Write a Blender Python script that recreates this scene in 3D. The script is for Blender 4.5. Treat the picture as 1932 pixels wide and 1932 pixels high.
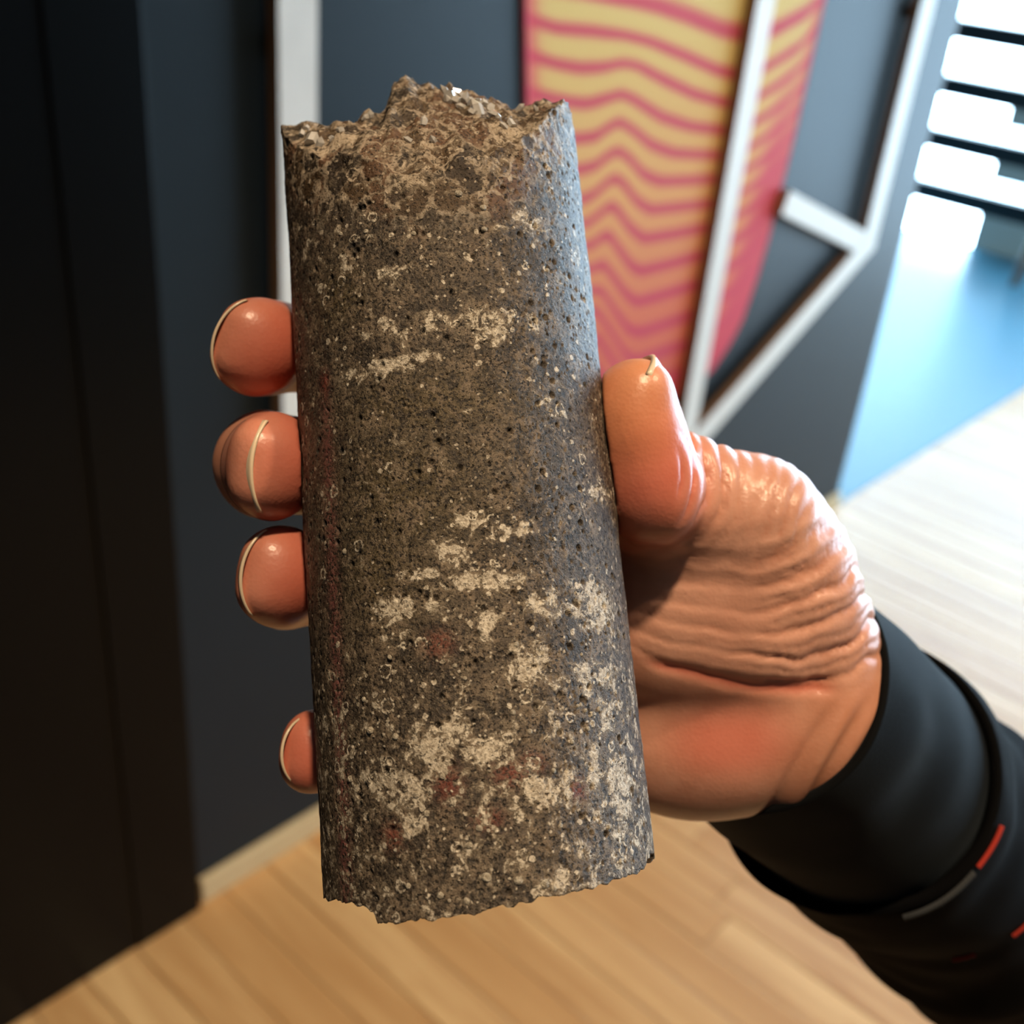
import bpy, bmesh, math, random
import numpy as np
from mathutils import Matrix, Vector

for o in list(bpy.data.objects):
    bpy.data.objects.remove(o, do_unlink=True)
S = bpy.context.scene
COL = S.collection
random.seed(7)

# ------------------------------------------------------------------ camera
# world: x along the dark wall, y into the wall, z up, metres
RW = np.array([[0.67995246, -0.30960972, 0.66468525],
               [-0.72807327, -0.392662, 0.56189489],
               [0.08702852, -0.86600137, -0.49241005]])   # columns: camera right, camera down, camera forward
CAM = np.array([0.0, 0.0, 1.4])
cam_d = bpy.data.cameras.new('camera')
cam = bpy.data.objects.new('camera', cam_d)
COL.objects.link(cam)
Mc = Matrix(((RW[0, 0], -RW[0, 1], -RW[0, 2], CAM[0]),
             (RW[1, 0], -RW[1, 1], -RW[1, 2], CAM[1]),
             (RW[2, 0], -RW[2, 1], -RW[2, 2], CAM[2]),
             (0, 0, 0, 1)))
cam.matrix_world = Mc
cam_d.sensor_width = 36
cam_d.lens = 36 * 2184 / 1932
cam_d.clip_start = 0.02
cam_d.clip_end = 60
cam_d.dof.use_dof = True
cam_d.dof.focus_distance = 0.180
cam_d.dof.aperture_fstop = 18.0
S.camera = cam

# ------------------------------------------------------------------ view, world, lights
S.view_settings.view_transform = 'Standard'
S.view_settings.look = 'None'
S.view_settings.gamma = 1
S.view_settings.use_curve_mapping = False
S.view_settings.exposure = 0.0
W = bpy.data.worlds.new('World')
S.world = W
W.use_nodes = True
W.node_tree.nodes['Background'].inputs[0].default_value = (0.55, 0.75, 1.0, 1)
W.node_tree.nodes['Background'].inputs[1].default_value = 0.3


def light(name, kind, loc, target, energy, color, size=0.1, spot=None):
    d = bpy.data.lights.new(name, kind)
    d.energy = energy
    d.color = color
    if kind == 'AREA':
        d.size = size
    else:
        d.shadow_soft_size = size
    if spot:
        d.spot_size = math.radians(spot)
        d.spot_blend = 0.6
    o = bpy.data.objects.new(name, d)
    o.location = loc
    o.rotation_euler = (Vector(target) - Vector(loc)).to_track_quat('-Z', 'Y').to_euler()
    COL.objects.link(o)
    return o


WARM = (1.0, 0.74, 0.47)
light('ceiling_spot', 'SPOT', (-0.10, -0.22, 2.95), (0.12, 0.1, 1.25), 105, WARM, 0.06, 60)
light('ceiling_spot', 'SPOT', (0.9, -0.7, 2.9), (0.9, 0.8, 0.0), 75, WARM, 0.06, 75)
light('ceiling_spot', 'SPOT', (2.2, -0.5, 2.9), (2.1, 0.9, 0.3), 95, WARM, 0.06, 75)
WINDOW_STRENGTH = 21.0


# ------------------------------------------------------------------ helpers
def lin(c):
    c = np.array(c, float) / 255
    return tuple(np.where(c <= 0.04045, c / 12.92, ((c + 0.055) / 1.055) ** 2.4)) + (1.0,)


class NT:
    """tiny node-tree builder"""
    def __init__(self, name):
        self.m = bpy.data.materials.new(name)
        self.m.use_nodes = True
        self.t = self.m.node_tree
        self.b = self.t.nodes['Principled BSDF']

    def n(self, kind, **kw):
        x = self.t.nodes.new(kind)
        for k, v in kw.items():
            setattr(x, k, v)
        return x

    def l(self, a, b):
        self.t.links.new(a, b)

    def val(self, sock, v):
        if hasattr(v, 'node'):
            self.l(v, sock)
        else:
            sock.default_value = v

    def math(self, op, a, b=0.0, c=0.0, clamp=False):
        x = self.n('ShaderNodeMath', operation=op, use_clamp=clamp)
        for i, v in enumerate((a, b, c)):
            self.val(x.inputs[i], v)
        return x.outputs[0]

    def step(self, v, lo, hi):
        x = self.n('ShaderNodeMapRange', interpolation_type='SMOOTHSTEP')
        self.val(x.inputs[0], v)
        self.val(x.inputs[1], lo)
        self.val(x.inputs[2], hi)
        return x.outputs[0]

    def mix(self, f, a, b, mode='MIX'):
        x = self.n('ShaderNodeMix', data_type='RGBA', blend_type=mode)
        self.val(x.inputs[0], f)
        self.val(x.inputs[6], a)
        self.val(x.inputs[7], b)
        return x.outputs[2]

    def noise(self, vec, scale, detail=4, rough=0.55, dist=0.0):
        x = self.n('ShaderNodeTexNoise')
        if vec is not None:
            self.l(vec, x.inputs['Vector'])
        x.inputs['Scale'].default_value = scale
        x.inputs['Detail'].default_value = detail
        x.inputs['Roughness'].default_value = rough
        x.inputs['Distortion'].default_value = dist
        return x.outputs['Fac']

    def voro(self, vec, scale, feature='F1', rnd=1.0):
        x = self.n('ShaderNodeTexVoronoi', feature=feature)
        self.l(vec, x.inputs['Vector'])
        x.inputs['Scale'].default_value = scale
        x.inputs['Randomness'].default_value = rnd
        return x

    def attr(self, name):
        return self.n('ShaderNodeAttribute', attribute_name=name).outputs['Fac']

    def coord(self, kind='Object'):
        return self.n('ShaderNodeTexCoord').outputs[kind]

    def bump(self, h, strength, dist, normal=None):
        x = self.n('ShaderNodeBump')
        self.val(x.inputs['Height'], h)
        x.inputs['Strength'].default_value = strength
        x.inputs['Distance'].default_value = dist
        if normal is not None:
            self.l(normal, x.inputs['Normal'])
        return x.outputs[0]

    def set(self, **kw):
        for k, v in kw.items():
            self.val(self.b.inputs[k.replace('_', ' ')], v)
        return self.m


def plain(name, rgb, rough=0.5, **kw):
    t = NT(name)
    nz = t.noise(t.coord(), 30, 4)
    c = lin(rgb)
    dk = tuple(x * 0.86 for x in c[:3]) + (1,)
    t.set(Base_Color=t.mix(nz, dk, c), Roughness=rough, **kw)
    return t.m


def link(name, mesh, mat=None, parent=None, loc=None):
    o = bpy.data.objects.new(name, mesh)
    COL.objects.link(o)
    if mat is not None and not mesh.materials:
        mesh.materials.append(mat)
    if parent is not None:
        o.parent = parent
    if loc is not None:
        o.location = loc
    return o


def empty(name, loc, label=None, cat=None, kind=None, group=None):
    o = bpy.data.objects.new(name, None)
    o.empty_display_size = 0.05
    COL.objects.link(o)
    o.location = loc
    tag(o, label, cat, kind, group)
    return o


def tag(o, label=None, cat=None, kind=None, group=None):
    for k, v in (('label', label), ('category', cat), ('kind', kind), ('group', group)):
        if v:
            o[k] = v
    return o


def mesh_np(name, verts, faces, smooth=True):
    """numpy verts (n,3), quad/tri faces array or list"""
    me = bpy.data.meshes.new(name)
    if isinstance(faces, np.ndarray):
        k = faces.shape[1]
        me.vertices.add(len(verts))
        me.vertices.foreach_set('co', np.ascontiguousarray(verts, np.float32).ravel())
        me.loops.add(faces.size)
        me.loops.foreach_set('vertex_index', np.ascontiguousarray(faces, np.int32).ravel())
        me.polygons.add(len(faces))
        me.polygons.foreach_set('loop_start', np.arange(0, faces.size, k, dtype=np.int32))
        me.polygons.foreach_set('loop_total', np.full(len(faces), k, np.int32))
        me.update(calc_edges=True)
        me.validate()
    else:
        me.from_pydata([tuple(v) for v in verts], [], faces)
    if smooth:
        me.polygons.foreach_set('use_smooth', np.ones(len(me.polygons), bool))
    return me


def add_attr(me, name, arr):
    a = me.attributes.new(name, 'FLOAT', 'POINT')
    a.data.foreach_set('value', np.ascontiguousarray(arr, np.float32))


def box_mesh(name, lo, hi, bevel=0.0, org=(0, 0, 0)):
    bm = bmesh.new()
    bmesh.ops.create_cube(bm, size=1)
    lo, hi, org = Vector(lo), Vector(hi), Vector(org)
    for v in bm.verts:
        v.co = Vector([lo[i] + (v.co[i] + 0.5) * (hi[i] - lo[i]) for i in range(3)]) - org
    if bevel:
        bmesh.ops.bevel(bm, geom=bm.edges[:], offset=bevel, segments=2, affect='EDGES', profile=0.5)
    me = bpy.data.meshes.new(name)
    bm.to_mesh(me)
    bm.free()
    return me


def box(name, lo, hi, mat, parent=None, bevel=0.0):
    """box given in world metres (parents at identity rotation)"""
    c = [(a + b) / 2 for a, b in zip(lo, hi)]
    c[2] = lo[2]
    me = box_mesh(name, lo, hi, bevel, c)
    p = Vector(c) - (parent.location if parent is not None else Vector((0, 0, 0)))
    return link(name, me, mat, parent, p)


# ---- numpy noise
def _h(ix, iy, iz, s=0):
    x = (ix.astype(np.int64) * 73856093) ^ (iy.astype(np.int64) * 19349663) ^ (iz.astype(np.int64) * 83492791) ^ (s * 2654435761)
    x = (x ^ (x >> 13)) * 1274126177 & 0xFFFFFFFF
    x = (x ^ (x >> 16)) * 2246822519 & 0xFFFFFFFF
    return ((x ^ (x >> 15)) & 0xFFFFFF) / float(0xFFFFFF)


def vnoise(p, s=0):
    i = np.floor(p).astype(np.int64)
    f = p - i
    f = f * f * (3 - 2 * f)
    r = 0
    for a in (0, 1):
        for b in (0, 1):
            for c in (0, 1):
                w = (f[:, 0] if a else 1 - f[:, 0]) * (f[:, 1] if b else 1 - f[:, 1]) * (f[:, 2] if c else 1 - f[:, 2])
                r = r + w * _h(i[:, 0] + a, i[:, 1] + b, i[:, 2] + c, s)
    return r * 2 - 1


def fbm(p, n=4, s=0):
    r, a = 0, 0.5
    for k in range(n):
        r = r + a * vnoise(p * 2 ** k + k * 17.3, s + k)
        a *= 0.5
    return r


def worley(p, s=0):
    i = np.floor(p).astype(np.int64)
    best = np.full(len(p), 9.0)
    cid = np.zeros(len(p))
    for a in (-1, 0, 1):
        for b in (-1, 0, 1):
            for c in (-1, 0, 1):
                j = i + np.array([a, b, c])
                q = np.stack([j[:, k] + _h(j[:, 0], j[:, 1], j[:, 2], s + 11 * k + 1) for k in range(3)], 1)
                d = np.linalg.norm(q - p, axis=1)
                m = d < best
                best = np.where(m, d, best)
                cid = np.where(m, _h(j[:, 0], j[:, 1], j[:, 2], s + 77), cid)
    return best, cid


def sstep(a, b, x):
    t = np.clip((x - a) / (b - a), 0, 1)
    return t * t * (3 - 2 * t)


# ------------------------------------------------------------------ materials for the room
def wood_floor_mat():
    t = NT('oak_planks')
    co = t.coord('Object')
    oi = t.n('ShaderNodeObjectInfo')
    rnd = oi.outputs['Random']
    vm = t.n('ShaderNodeVectorMath', operation='MULTIPLY')
    t.l(co, vm.inputs[0])
    vm.inputs[1].default_value = (28, 2.2, 28)
    va = t.n('ShaderNodeVectorMath', operation='ADD')
    t.l(vm.outputs[0], va.inputs[0])
    cb = t.n('ShaderNodeCombineXYZ')
    t.l(t.math('MULTIPLY', rnd, 90.0), cb.inputs[0])
    t.l(t.math('MULTIPLY', rnd, 37.0), cb.inputs[1])
    t.l(cb.outputs[0], va.inputs[1])
    g = t.noise(va.outputs[0], 1.0, 5, 0.6, 0.6)
    base = t.mix(rnd, lin((200, 152, 96)), lin((226, 184, 126)))
    c = t.mix(t.step(g, 0.3, 0.75), base, lin((184, 134, 80)))
    t.set(Base_Color=c, Roughness=0.36, Specular_IOR_Level=0.5, Normal=t.bump(g, 0.08, 0.002))
    return t.m


MAT_WOOD = wood_floor_mat()
MAT_SUB = plain('subfloor', (120, 85, 55), 0.8)
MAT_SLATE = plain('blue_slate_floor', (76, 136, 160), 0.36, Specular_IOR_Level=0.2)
MAT_WALL = plain('charcoal_wall', (25, 35, 42), 0.46, Specular_IOR_Level=0.22)
MAT_BLACK = plain('black_lacquer', (7, 8, 9), 0.3, Specular_IOR_Level=0.12)
MAT_WHITE = plain('white_paint', (228, 228, 222), 0.5)
MAT_BIRCH = plain('plywood_edge', (132, 104, 78), 0.6)
MAT_BASE = plain('pale_oak_trim', (214, 188, 142), 0.5)
MAT_CEIL = plain('ceiling_paint', (150, 146, 140), 0.9)
MAT_ROOM = plain('grey_room_paint', (96, 92, 88), 0.8)
MAT_DARKROOM = plain('dark_room_paint', (34, 33, 32), 0.8)
MAT_FRAME = plain('dark_window_metal', (34, 40, 42), 0.5)
MAT_STOOL = plain('walnut', (104, 76, 52), 0.45)


def glow(name, rgb, s):
    t = NT(name)
    t.set(Base_Color=(0.1, 0.1, 0.1, 1), Roughness=0.2)
    t.b.inputs['Emission Color'].default_value = lin(rgb)
    nz = t.noise(t.coord('Object'), 1.3, 2)
    t.l(t.math('MULTIPLY', t.math('ADD', t.math('MULTIPLY', nz, 0.25), 0.87), s), t.b.inputs['Emission Strength'])
    return t.m


MAT_PANE = glow('daylit_pane', (192, 228, 255), WINDOW_STRENGTH)
MAT_PANE_LOW = glow('daylit_pane_low', (186, 224, 250), WINDOW_STRENGTH * 0.7)
MAT_PANE_DIM = glow('pane_with_dark_view', (66, 86, 92), 1.6)

# ------------------------------------------------------------------ room
WY = 1.09        # wall face
WX = 2.581       # where the dark wall ends
fl = box('floor', (-2.4, -3.2, -0.08), (9.0, 1.09, -0.022), MAT_SUB)
tag(fl, 'oak plank floor of narrow boards running up to the dark wall', None, 'structure')
PW = 0.0765
plank_cache = {}
for i in range(int((6.6 + 0.3) / PW)):
    x0 = -0.3 + i * PW
    rr = random.Random(i * 13 + 5)
    cut = rr.uniform(-0.3, 0.75)
    segs = [(-1.0, cut), (cut, 1.088)]
    for (a, b) in segs:
        if b - a < 0.05:
            continue
        me = box_mesh('plank', (-PW / 2 + 0.0007, a + 0.0007, -0.022), (PW / 2 - 0.0007, b - 0.0007, 0.0), 0.0012, (0, 0, 0))
        p = link('plank', me, MAT_WOOD, fl)
        p.location = Vector((x0 + PW / 2, 0, rr.uniform(-0.0004, 0.0004))) - fl.location
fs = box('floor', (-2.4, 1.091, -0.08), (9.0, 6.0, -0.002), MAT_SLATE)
tag(fs, 'blue slate floor beyond the end of the wall', None, 'structure')

wl = box('wall_back', (-2.4, WY, 0.0), (WX, WY + 0.16, 3.1), MAT_WALL)
tag(wl, None, None, 'structure')
bb = box('baseboard_back', (0.655, WY - 0.012, 0.0), (WX, WY, 0.045), MAT_BASE, None, 0.002)
tag(bb, None, None, 'structure')
w2 = box('wall_left', (-2.5, -3.2, 0.0), (-2.4, 1.25, 3.1), MAT_DARKROOM)
tag(w2, None, None, 'structure')
w3 = box('wall_front', (-2.5, -3.3, 0.0), (9.0, -3.2, 3.1), MAT_DARKROOM)
tag(w3, None, None, 'structure')
w4 = box('wall_rear', (-2.5, 6.0, 0.0), (9.0, 6.1, 3.1), MAT_ROOM)
tag(w4, None, None, 'structure')
ce = box('ceiling', (-2.5, -3.3, 3.1), (9.0, 6.1, 3.2), MAT_CEIL)
tag(ce, None, None, 'structure')

# black lacquer panel covering the left of the wall
bp = empty('black_panel', (-0.8, WY - 0.006, 0), 'tall glossy black panel covering the wall at the left edge', 'panel')
box('panel_board', (-2.3, WY - 0.016, 0.002), (0.646, WY - 0.001, 2.9), MAT_BLACK, bp, 0.002)
box('panel_stile', (0.545, WY - 0.019, 0.003), (0.6455, WY - 0.0155, 2.9), MAT_BLACK, bp, 0.001)

# ---- raised white batten frame on the wall
fr = empty('batten_frame', (1.84, WY, 0.42), 'white batten frame of large facets fixed on the dark wall', 'frame')


def batten(a, b, w=0.052, d=0.020, off=0.009):
    a, b = np.array(a, float), np.array(b, float)
    u = (b - a) / np.linalg.norm(b - a)
    n = np.array([-u[1], u[0]])
    L = np.linalg.norm(b - a)
    bm = bmesh.new()
    y0, y1 = WY - off - d, WY - off
    pts = [a - n * w / 2, b - n * w / 2, b + n * w / 2, a + n * w / 2]
    org = fr.location
    vf = [bm.verts.new((p[0] - org.x, y0 - org.y, p[1] - org.z)) for p in pts]
    vb = [bm.verts.new((p[0] - org.x, y1 - org.y, p[1] - org.z)) for p in pts]
    f = bm.faces.new(vf)
    bm.faces.new(vb[::-1])
    sides = [bm.faces.new([vf[i], vb[i], vb[(i + 1) % 4], vf[(i + 1) % 4]]) for i in range(4)]
    for s in sides:
        s.material_index = 1
    bmesh.ops.recalc_face_normals(bm, faces=bm.faces[:])
    me = bpy.data.meshes.new('batten')
    bm.to_mesh(me)
    bm.free()
    me.materials.append(MAT_WHITE)
    me.materials.append(MAT_BIRCH)
    return link('batten', me, None, fr)


V_L = (0.8245, 0.70)
batten((0.8245, 2.4), V_L)
batten(V_L, (1.755, 0.43))
batten((1.758, 2.4), (1.752, 0.435))
batten((2.352, 2.4), (2.346, 0.728), w=0.058)
batten((2.366, 0.752), (1.752, 0.418), off=0.0092)
batten((2.338, 0.742), (1.950, 0.884), w=0.045, off=0.0088)
# stand-off blocks keep the frame off the wall
for (x, z) in ((0.8245, 1.2), (2.352, 1.2), (2.33, 0.74), (0.8245, 0.75)):
    me = box_mesh('spacer', (x - 0.012, WY - 0.0095, z - 0.012), (x + 0.012, WY, z + 0.012), 0, fr.location)
    link('spacer', me, MAT_BIRCH, fr)


# ---- striped panel (flat print on a thin rounded board)
def striped_panel():
    # outline in wall metres, (x, z): left edge, rounded foot, right edge
    left = [(1.205, 2.0), (1.206, 1.239), (1.226, 1.113), (1.26, 0.95), (1.31, 0.80), (1.40, 0.67)]
    right = [(2.10, 2.0), (1.979, 1.228), (1.970, 1.005), (1.950, 0.811), (1.937, 0.74), (1.912, 0.655), (1.88, 0.61), (1.83, 0.567)]
    zb = 0.545
    zs = np.concatenate([np.linspace(2.0, 0.9, 60), np.linspace(0.895, zb, 70)])
    lz = np.array(left + [(1.52, 0.58), (1.68, zb)])
    rz = np.array(right + [(1.74, zb)])
    NX = 150
    u = np.linspace(0, 1, NX)
    V, U, Zz = [], [], []
    for z in zs:
        xl = np.interp(-z, -lz[:, 1], lz[:, 0])
        xr = np.interp(-z, -rz[:, 1], rz[:, 0])
        for uu in u:
            V.append((xl + (xr - xl) * uu, 0, z))
            U.append(uu)
    V = np.array(V)
    n = len(V)
    nz = len(zs)
    idx = np.arange(n).reshape(nz, NX)
    F = np.stack([idx[:-1, :-1], idx[1:, :-1], idx[1:, 1:], idx[:-1, 1:]], -1).reshape(-1, 4)
    org = np.array([1.75, WY - 0.006, 0.52])
    front = V + [0, WY - 0.008, 0] - org
    back = V + [0, WY - 0.001, 0] - org
    ring = np.concatenate([idx[0, :], idx[1:, -1], idx[-1, -2::-1], idx[-2:0:-1, 0]])
    r2 = np.roll(ring, -1)
    FS = np.stack([ring, r2, r2 + n, ring + n], -1)
    allF = np.concatenate([F, F[:, ::-1] + n, FS[:, ::-1]])
    me = mesh_np('striped_panel', np.concatenate([front, back]), allF, False)
    # layer coordinate: each stripe is a traced polyline on the board (x, z in wall metres); between stripes it is interpolated
    LINES = [[(400, -14), (500, 5), (640, 35), (760, 75), (900, 130), (1020, 150), (1090, 145), (1150, 120), (1260, 60), (1330, -10)],
             [(80, 80), (200, 120), (350, 130), (480, 150), (600, 180), (750, 240), (880, 300), (980, 325), (1040, 318), (1120, 270), (1230, 200), (1300, 120)],
             [(80, 230), (200, 270), (300, 290), (400, 285), (480, 265), (540, 270), (650, 330), (780, 395), (900, 430), (960, 440), (1020, 430), (1100, 385), (1200, 320), (1290, 225)],
             [(90, 395), (250, 430), (330, 440), (400, 420), (480, 400), (540, 430), (650, 500), (780, 540), (930, 555), (1010, 535), (1090, 490), (1180, 430), (1270, 330)],
             [(110, 570), (290, 590), (370, 580), (420, 540), (470, 515), (520, 545), (600, 610), (700, 650), (920, 660), (1000, 640), (1070, 595), (1160, 530), (1250, 430)],
             [(120, 710), (300, 720), (370, 700), (420, 660), (465, 640), (510, 670), (570, 740), (640, 770), (760, 765), (900, 755), (980, 735), (1050, 690), (1140, 630), (1230, 530)],
             [(130, 850), (310, 850), (370, 820), (420, 770), (455, 755), (490, 780), (540, 850), (600, 890), (700, 880), (880, 860), (960, 835), (1030, 790), (1120, 730), (1210, 640)],
             [(140, 960), (330, 950), (380, 910), (430, 870), (460, 890), (510, 960), (570, 1010), (700, 990), (850, 960), (940, 930), (1010, 885), (1100, 825), (1190, 740)],
             [(150, 1060), (350, 1040), (400, 1000), (430, 1000), (470, 1060), (520, 1130), (560, 1150), (680, 1120), (820, 1080), (920, 1035), (1000, 985), (1080, 920), (1170, 840)],
             [(160, 1160), (360, 1140), (400, 1120), (440, 1170), (490, 1240), (540, 1280), (650, 1250), (810, 1200), (900, 1150), (980, 1100), (1060, 1030), (1150, 950)],
             [(170, 1250), (370, 1230), (400, 1240), (450, 1320), (510, 1400), (560, 1410), (680, 1370), (790, 1330), (880, 1275), (960, 1220), (1040, 1150), (1130, 1070)],
             [(180, 1350), (360, 1310), (390, 1340), (430, 1400), (490, 1500), (540, 1530), (650, 1490), (780, 1450), (860, 1400), (940, 1340), (1020, 1270), (1110, 1190)],
             [(190, 1450), (380, 1430), (420, 1490), (480, 1580), (540, 1640), (600, 1640), (680, 1600), (780, 1560), (840, 1520), (920, 1460), (1000, 1390), (1090, 1310)]]
    yb = WY - 0.008

    def wall_xz(a, b):
        r = RW @ np.array([(960 + a / 2.247 - 966) / 2184, (b / 2.247 - 966) / 2184, 1.0])
        return r[0] * yb / r[1], 1.4 + r[2] * yb / r[1]
    x, z = V[:, 0], V[:, 2]
    curves = []
    for ln in LINES:
        w_ = np.array([wall_xz(a, b) for a, b in ln])
        o_ = np.argsort(w_[:, 0])
        w_ = w_[o_]
        s0 = (w_[1, 1] - w_[0, 1]) / (w_[1, 0] - w_[0, 0])
        s1 = (w_[-1, 1] - w_[-2, 1]) / (w_[-1, 0] - w_[-2, 0])
        zz = np.interp(x, w_[:, 0], w_[:, 1])
        zz = zz + np.clip(x - w_[-1, 0], 0, 9) * s1 - np.clip(w_[0, 0] - x, 0, 9) * s0
        curves.append(zz)
    C_ = np.array(curves)
    top_gap = 0.085
    lay = np.where(z >= C_[0], -(z - C_[0]) / top_gap, 0.0)
    for k_ in range(len(C_) - 1):
        m_ = (z < C_[k_]) & (z >= C_[k_ + 1])
        lay = np.where(m_, k_ + (C_[k_] - z) / np.maximum(C_[k_] - C_[k_ + 1], 1e-4), lay)
    lay = np.where(z < C_[-1], len(C_) - 1 + (C_[-1] - z) / 0.05, lay)
    add_attr(me, 'layer', np.concatenate([lay, lay]))
    dl = V[:, 0] - np.interp(-z, -lz[:, 1], lz[:, 0])
    dr = np.interp(-z, -rz[:, 1], rz[:, 0]) - V[:, 0]
    edge = np.maximum(np.exp(-(dl / 0.024) ** 2), sstep(0.13, 0.06, dr) * sstep(1.22, 0.92, z))
    edge = np.maximum(edge, np.exp(-(dr / 0.03) ** 2))
    edge = np.maximum(edge, np.clip(sstep(0.63, 0.54, z), 0, 1))
    add_attr(me, 'edge', np.concatenate([edge, edge]))
    t = NT('wavy_strata_print')
    lay_n, ed = t.attr('layer'), t.attr('edge')
    zc = t.n('ShaderNodeSeparateXYZ')
    t.l(t.coord('Object'), zc.inputs[0])
    ramp = t.n('ShaderNodeValToRGB')
    t.l(t.math('DIVIDE', t.math('ADD', zc.outputs[2], 0.0), 0.85), ramp.inputs[0])
    e = ramp.color_ramp.elements
    e[0].position, e[0].color = 0.0, lin((208, 94, 88))
    e[1].position, e[1].color = 1.0, lin((212, 200, 132))
    for pos, c in ((0.25, (216, 120, 94)), (0.5, (220, 162, 106)), (0.72, (216, 184, 116))):
        q = e.new(pos)
        q.color = lin(c)
    fr_ = t.math('FRACT', t.math('ADD', lay_n, 20.5))
    tri = t.math('ABSOLUTE', t.math('SUBTRACT', fr_, 0.5))
    line = t.step(tri, 0.31, 0.08)
    col = t.mix(t.math('MULTIPLY', line, 0.95), ramp.outputs[0], lin((198, 74, 98)))
    col = t.mix(t.math('MULTIPLY', ed, 0.92), col, lin((206, 78, 96)))
    t.set(Base_Color=col, Roughness=0.7, Specular_IOR_Level=0.15)
    me.materials.append(t.m)
    o = link('striped_panel', me, None, None, tuple(org))
    tag(o, 'tapering pink and yellow panel with wavy strata stripes mounted on the dark wall', 'wall art')


striped_panel()

# ---- window wall beyond the dark wall, with dark louvre bars
WINX = 5.42
win = empty('window_1', (WINX, 0.5, 0), 'bright window wall crossed by dark horizontal bars', None, 'structure')
Y0, Y1 = -3.0, 3.4


def wz(px, py):
    r = RW @ np.array([(px - 966) / 2184, (py - 966) / 2184, 1.0])
    t = WINX / r[0]
    return 1.4 + r[2] * t, r[1] * t


bars = []
pitch = 0.232
zbar0 = 0.205          # centre of the lowest bar
k = 0
zprev = 0.0
while zbar0 + k * pitch < 2.95:
    zb = zbar0 + k * pitch
    hb = 0.042
    box('louvre_bar', (WINX - 0.05, Y0, zb - hb), (WINX + 0.01, Y1, zb + hb), MAT_FRAME, win, 0.004)
    lo, hi = zprev, zb - hb
    mid = lo + (hi - lo) * 0.45
    if k > 0:
        box('pane', (WINX + 0.0, Y0, lo), (WINX + 0.008, Y1, mid), MAT_PANE_LOW, win)
    else:
        mid = lo
    # upper light: bright pane, dark post, darker view, then bright again
    ye = 1.96
    box('pane', (WINX + 0.0, ye, mid), (WINX + 0.008, Y1, hi), MAT_PANE, win)
    if k < 3:
        box('pane', (WINX + 0.0, ye - 0.5, mid), (WINX + 0.008, ye, hi), MAT_PANE_DIM, win)
        box('pane', (WINX + 0.0, Y0, mid), (WINX + 0.008, ye - 0.5, hi), MAT_PANE, win)
    else:
        box('pane', (WINX + 0.0, Y0, mid), (WINX + 0.008, ye - 0.06, hi), MAT_PANE, win)
        box('mullion', (WINX - 0.02, ye - 0.06, mid), (WINX + 0.009, ye, hi), MAT_FRAME, win)
    zprev = zb + hb
    k += 1
box('window_head', (WINX - 0.05, Y0, zprev), (WINX + 0.05, Y1, 3.1), MAT_FRAME, win)
box('window_jamb', (WINX - 0.05, Y1, 0), (WINX + 0.05, Y1 + 0.1, 3.1), MAT_FRAME, win)
wr = box('wall_right', (WINX + 0.02, -3.3, 0), (WINX + 0.12, 6.0, 3.1), MAT_ROOM)
tag(wr, None, None, 'structure')

# ---- brown stool at the right edge of the slate floor
st = empty('wooden_stool', (5.13, 1.455, 0), 'brown wooden stool on the blue slate floor at right edge', 'stool')
for dx in (-1, 1):
    for dy in (-1, 1):
        bm = bmesh.new()
        bmesh.ops.create_cone(bm, cap_ends=True, segments=16, radius1=0.016, radius2=0.026, depth=0.42)
        for v in bm.verts:
            v.co.x += dx * (0.13 - 0.04 * (v.co.z + 0.21) / 0.42)
            v.co.y += dy * (0.13 - 0.04 * (v.co.z + 0.21) / 0.42)
            v.co.z += 0.211
        me = bpy.data.meshes.new('leg')
        bm.to_mesh(me)
        bm.free()
        link('leg', me, MAT_STOOL, st)
bm = bmesh.new()
bmesh.ops.create_cone(bm, cap_ends=True, segments=40, radius1=0.165, radius2=0.175, depth=0.035)
bmesh.ops.bevel(bm, geom=[e for e in bm.edges if abs(e.verts[0].co.z - e.verts[1].co.z) < 1e-6], offset=0.006, segments=2, affect='EDGES')
for v in bm.verts:
    v.co.z += 0.44
me = bpy.data.meshes.new('seat')
bm.to_mesh(me)
bm.free()
link('seat', me, MAT_STOOL, st)

# ------------------------------------------------------------------ the held things: frame in millimetres (X right, Y up, D away) at the viewer
F_PX = 2184.0


def P(px, py, D):
    return np.array([(px - 966) * D / F_PX, (966 - py) * D / F_PX, D])


def to_world(p):
    q = np.asarray(p, float) * 0.001
    c = np.stack([q[..., 0], -q[..., 1], q[..., 2]], -1)
    return c @ RW.T + CAM


CT, CB = P(808, 230, 218), P(922, 1622, 190)      # core axis, top and bottom
CR = 27.0
CZ = CT - CB
CL = np.linalg.norm(CZ)
CZ = CZ / CL
CYv = np.array([0, 0, 1.0]) - CZ * CZ[2]
CYv /= np.linalg.norm(CYv)                         # away from the viewer
CXv = np.cross(CZ, CYv)                            # handedness handled below
if CXv[0] < 0:
    CXv = -CXv


def core_local(p):
    d = np.asarray(p) - CB
    return np.stack([d @ CXv, d @ CYv, d @ CZ], -1)


def core_ray_plane(px, py, yd):
    """point on a viewing ray at local depth yd -> (x, z) on the core"""
    o = core_local(np.zeros(3))
    d = core_local(P(px, py, 100.0)) - o
    t = (yd - o[1]) / d[1]
    q = o + d * t
    return q[0], q[2]


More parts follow.
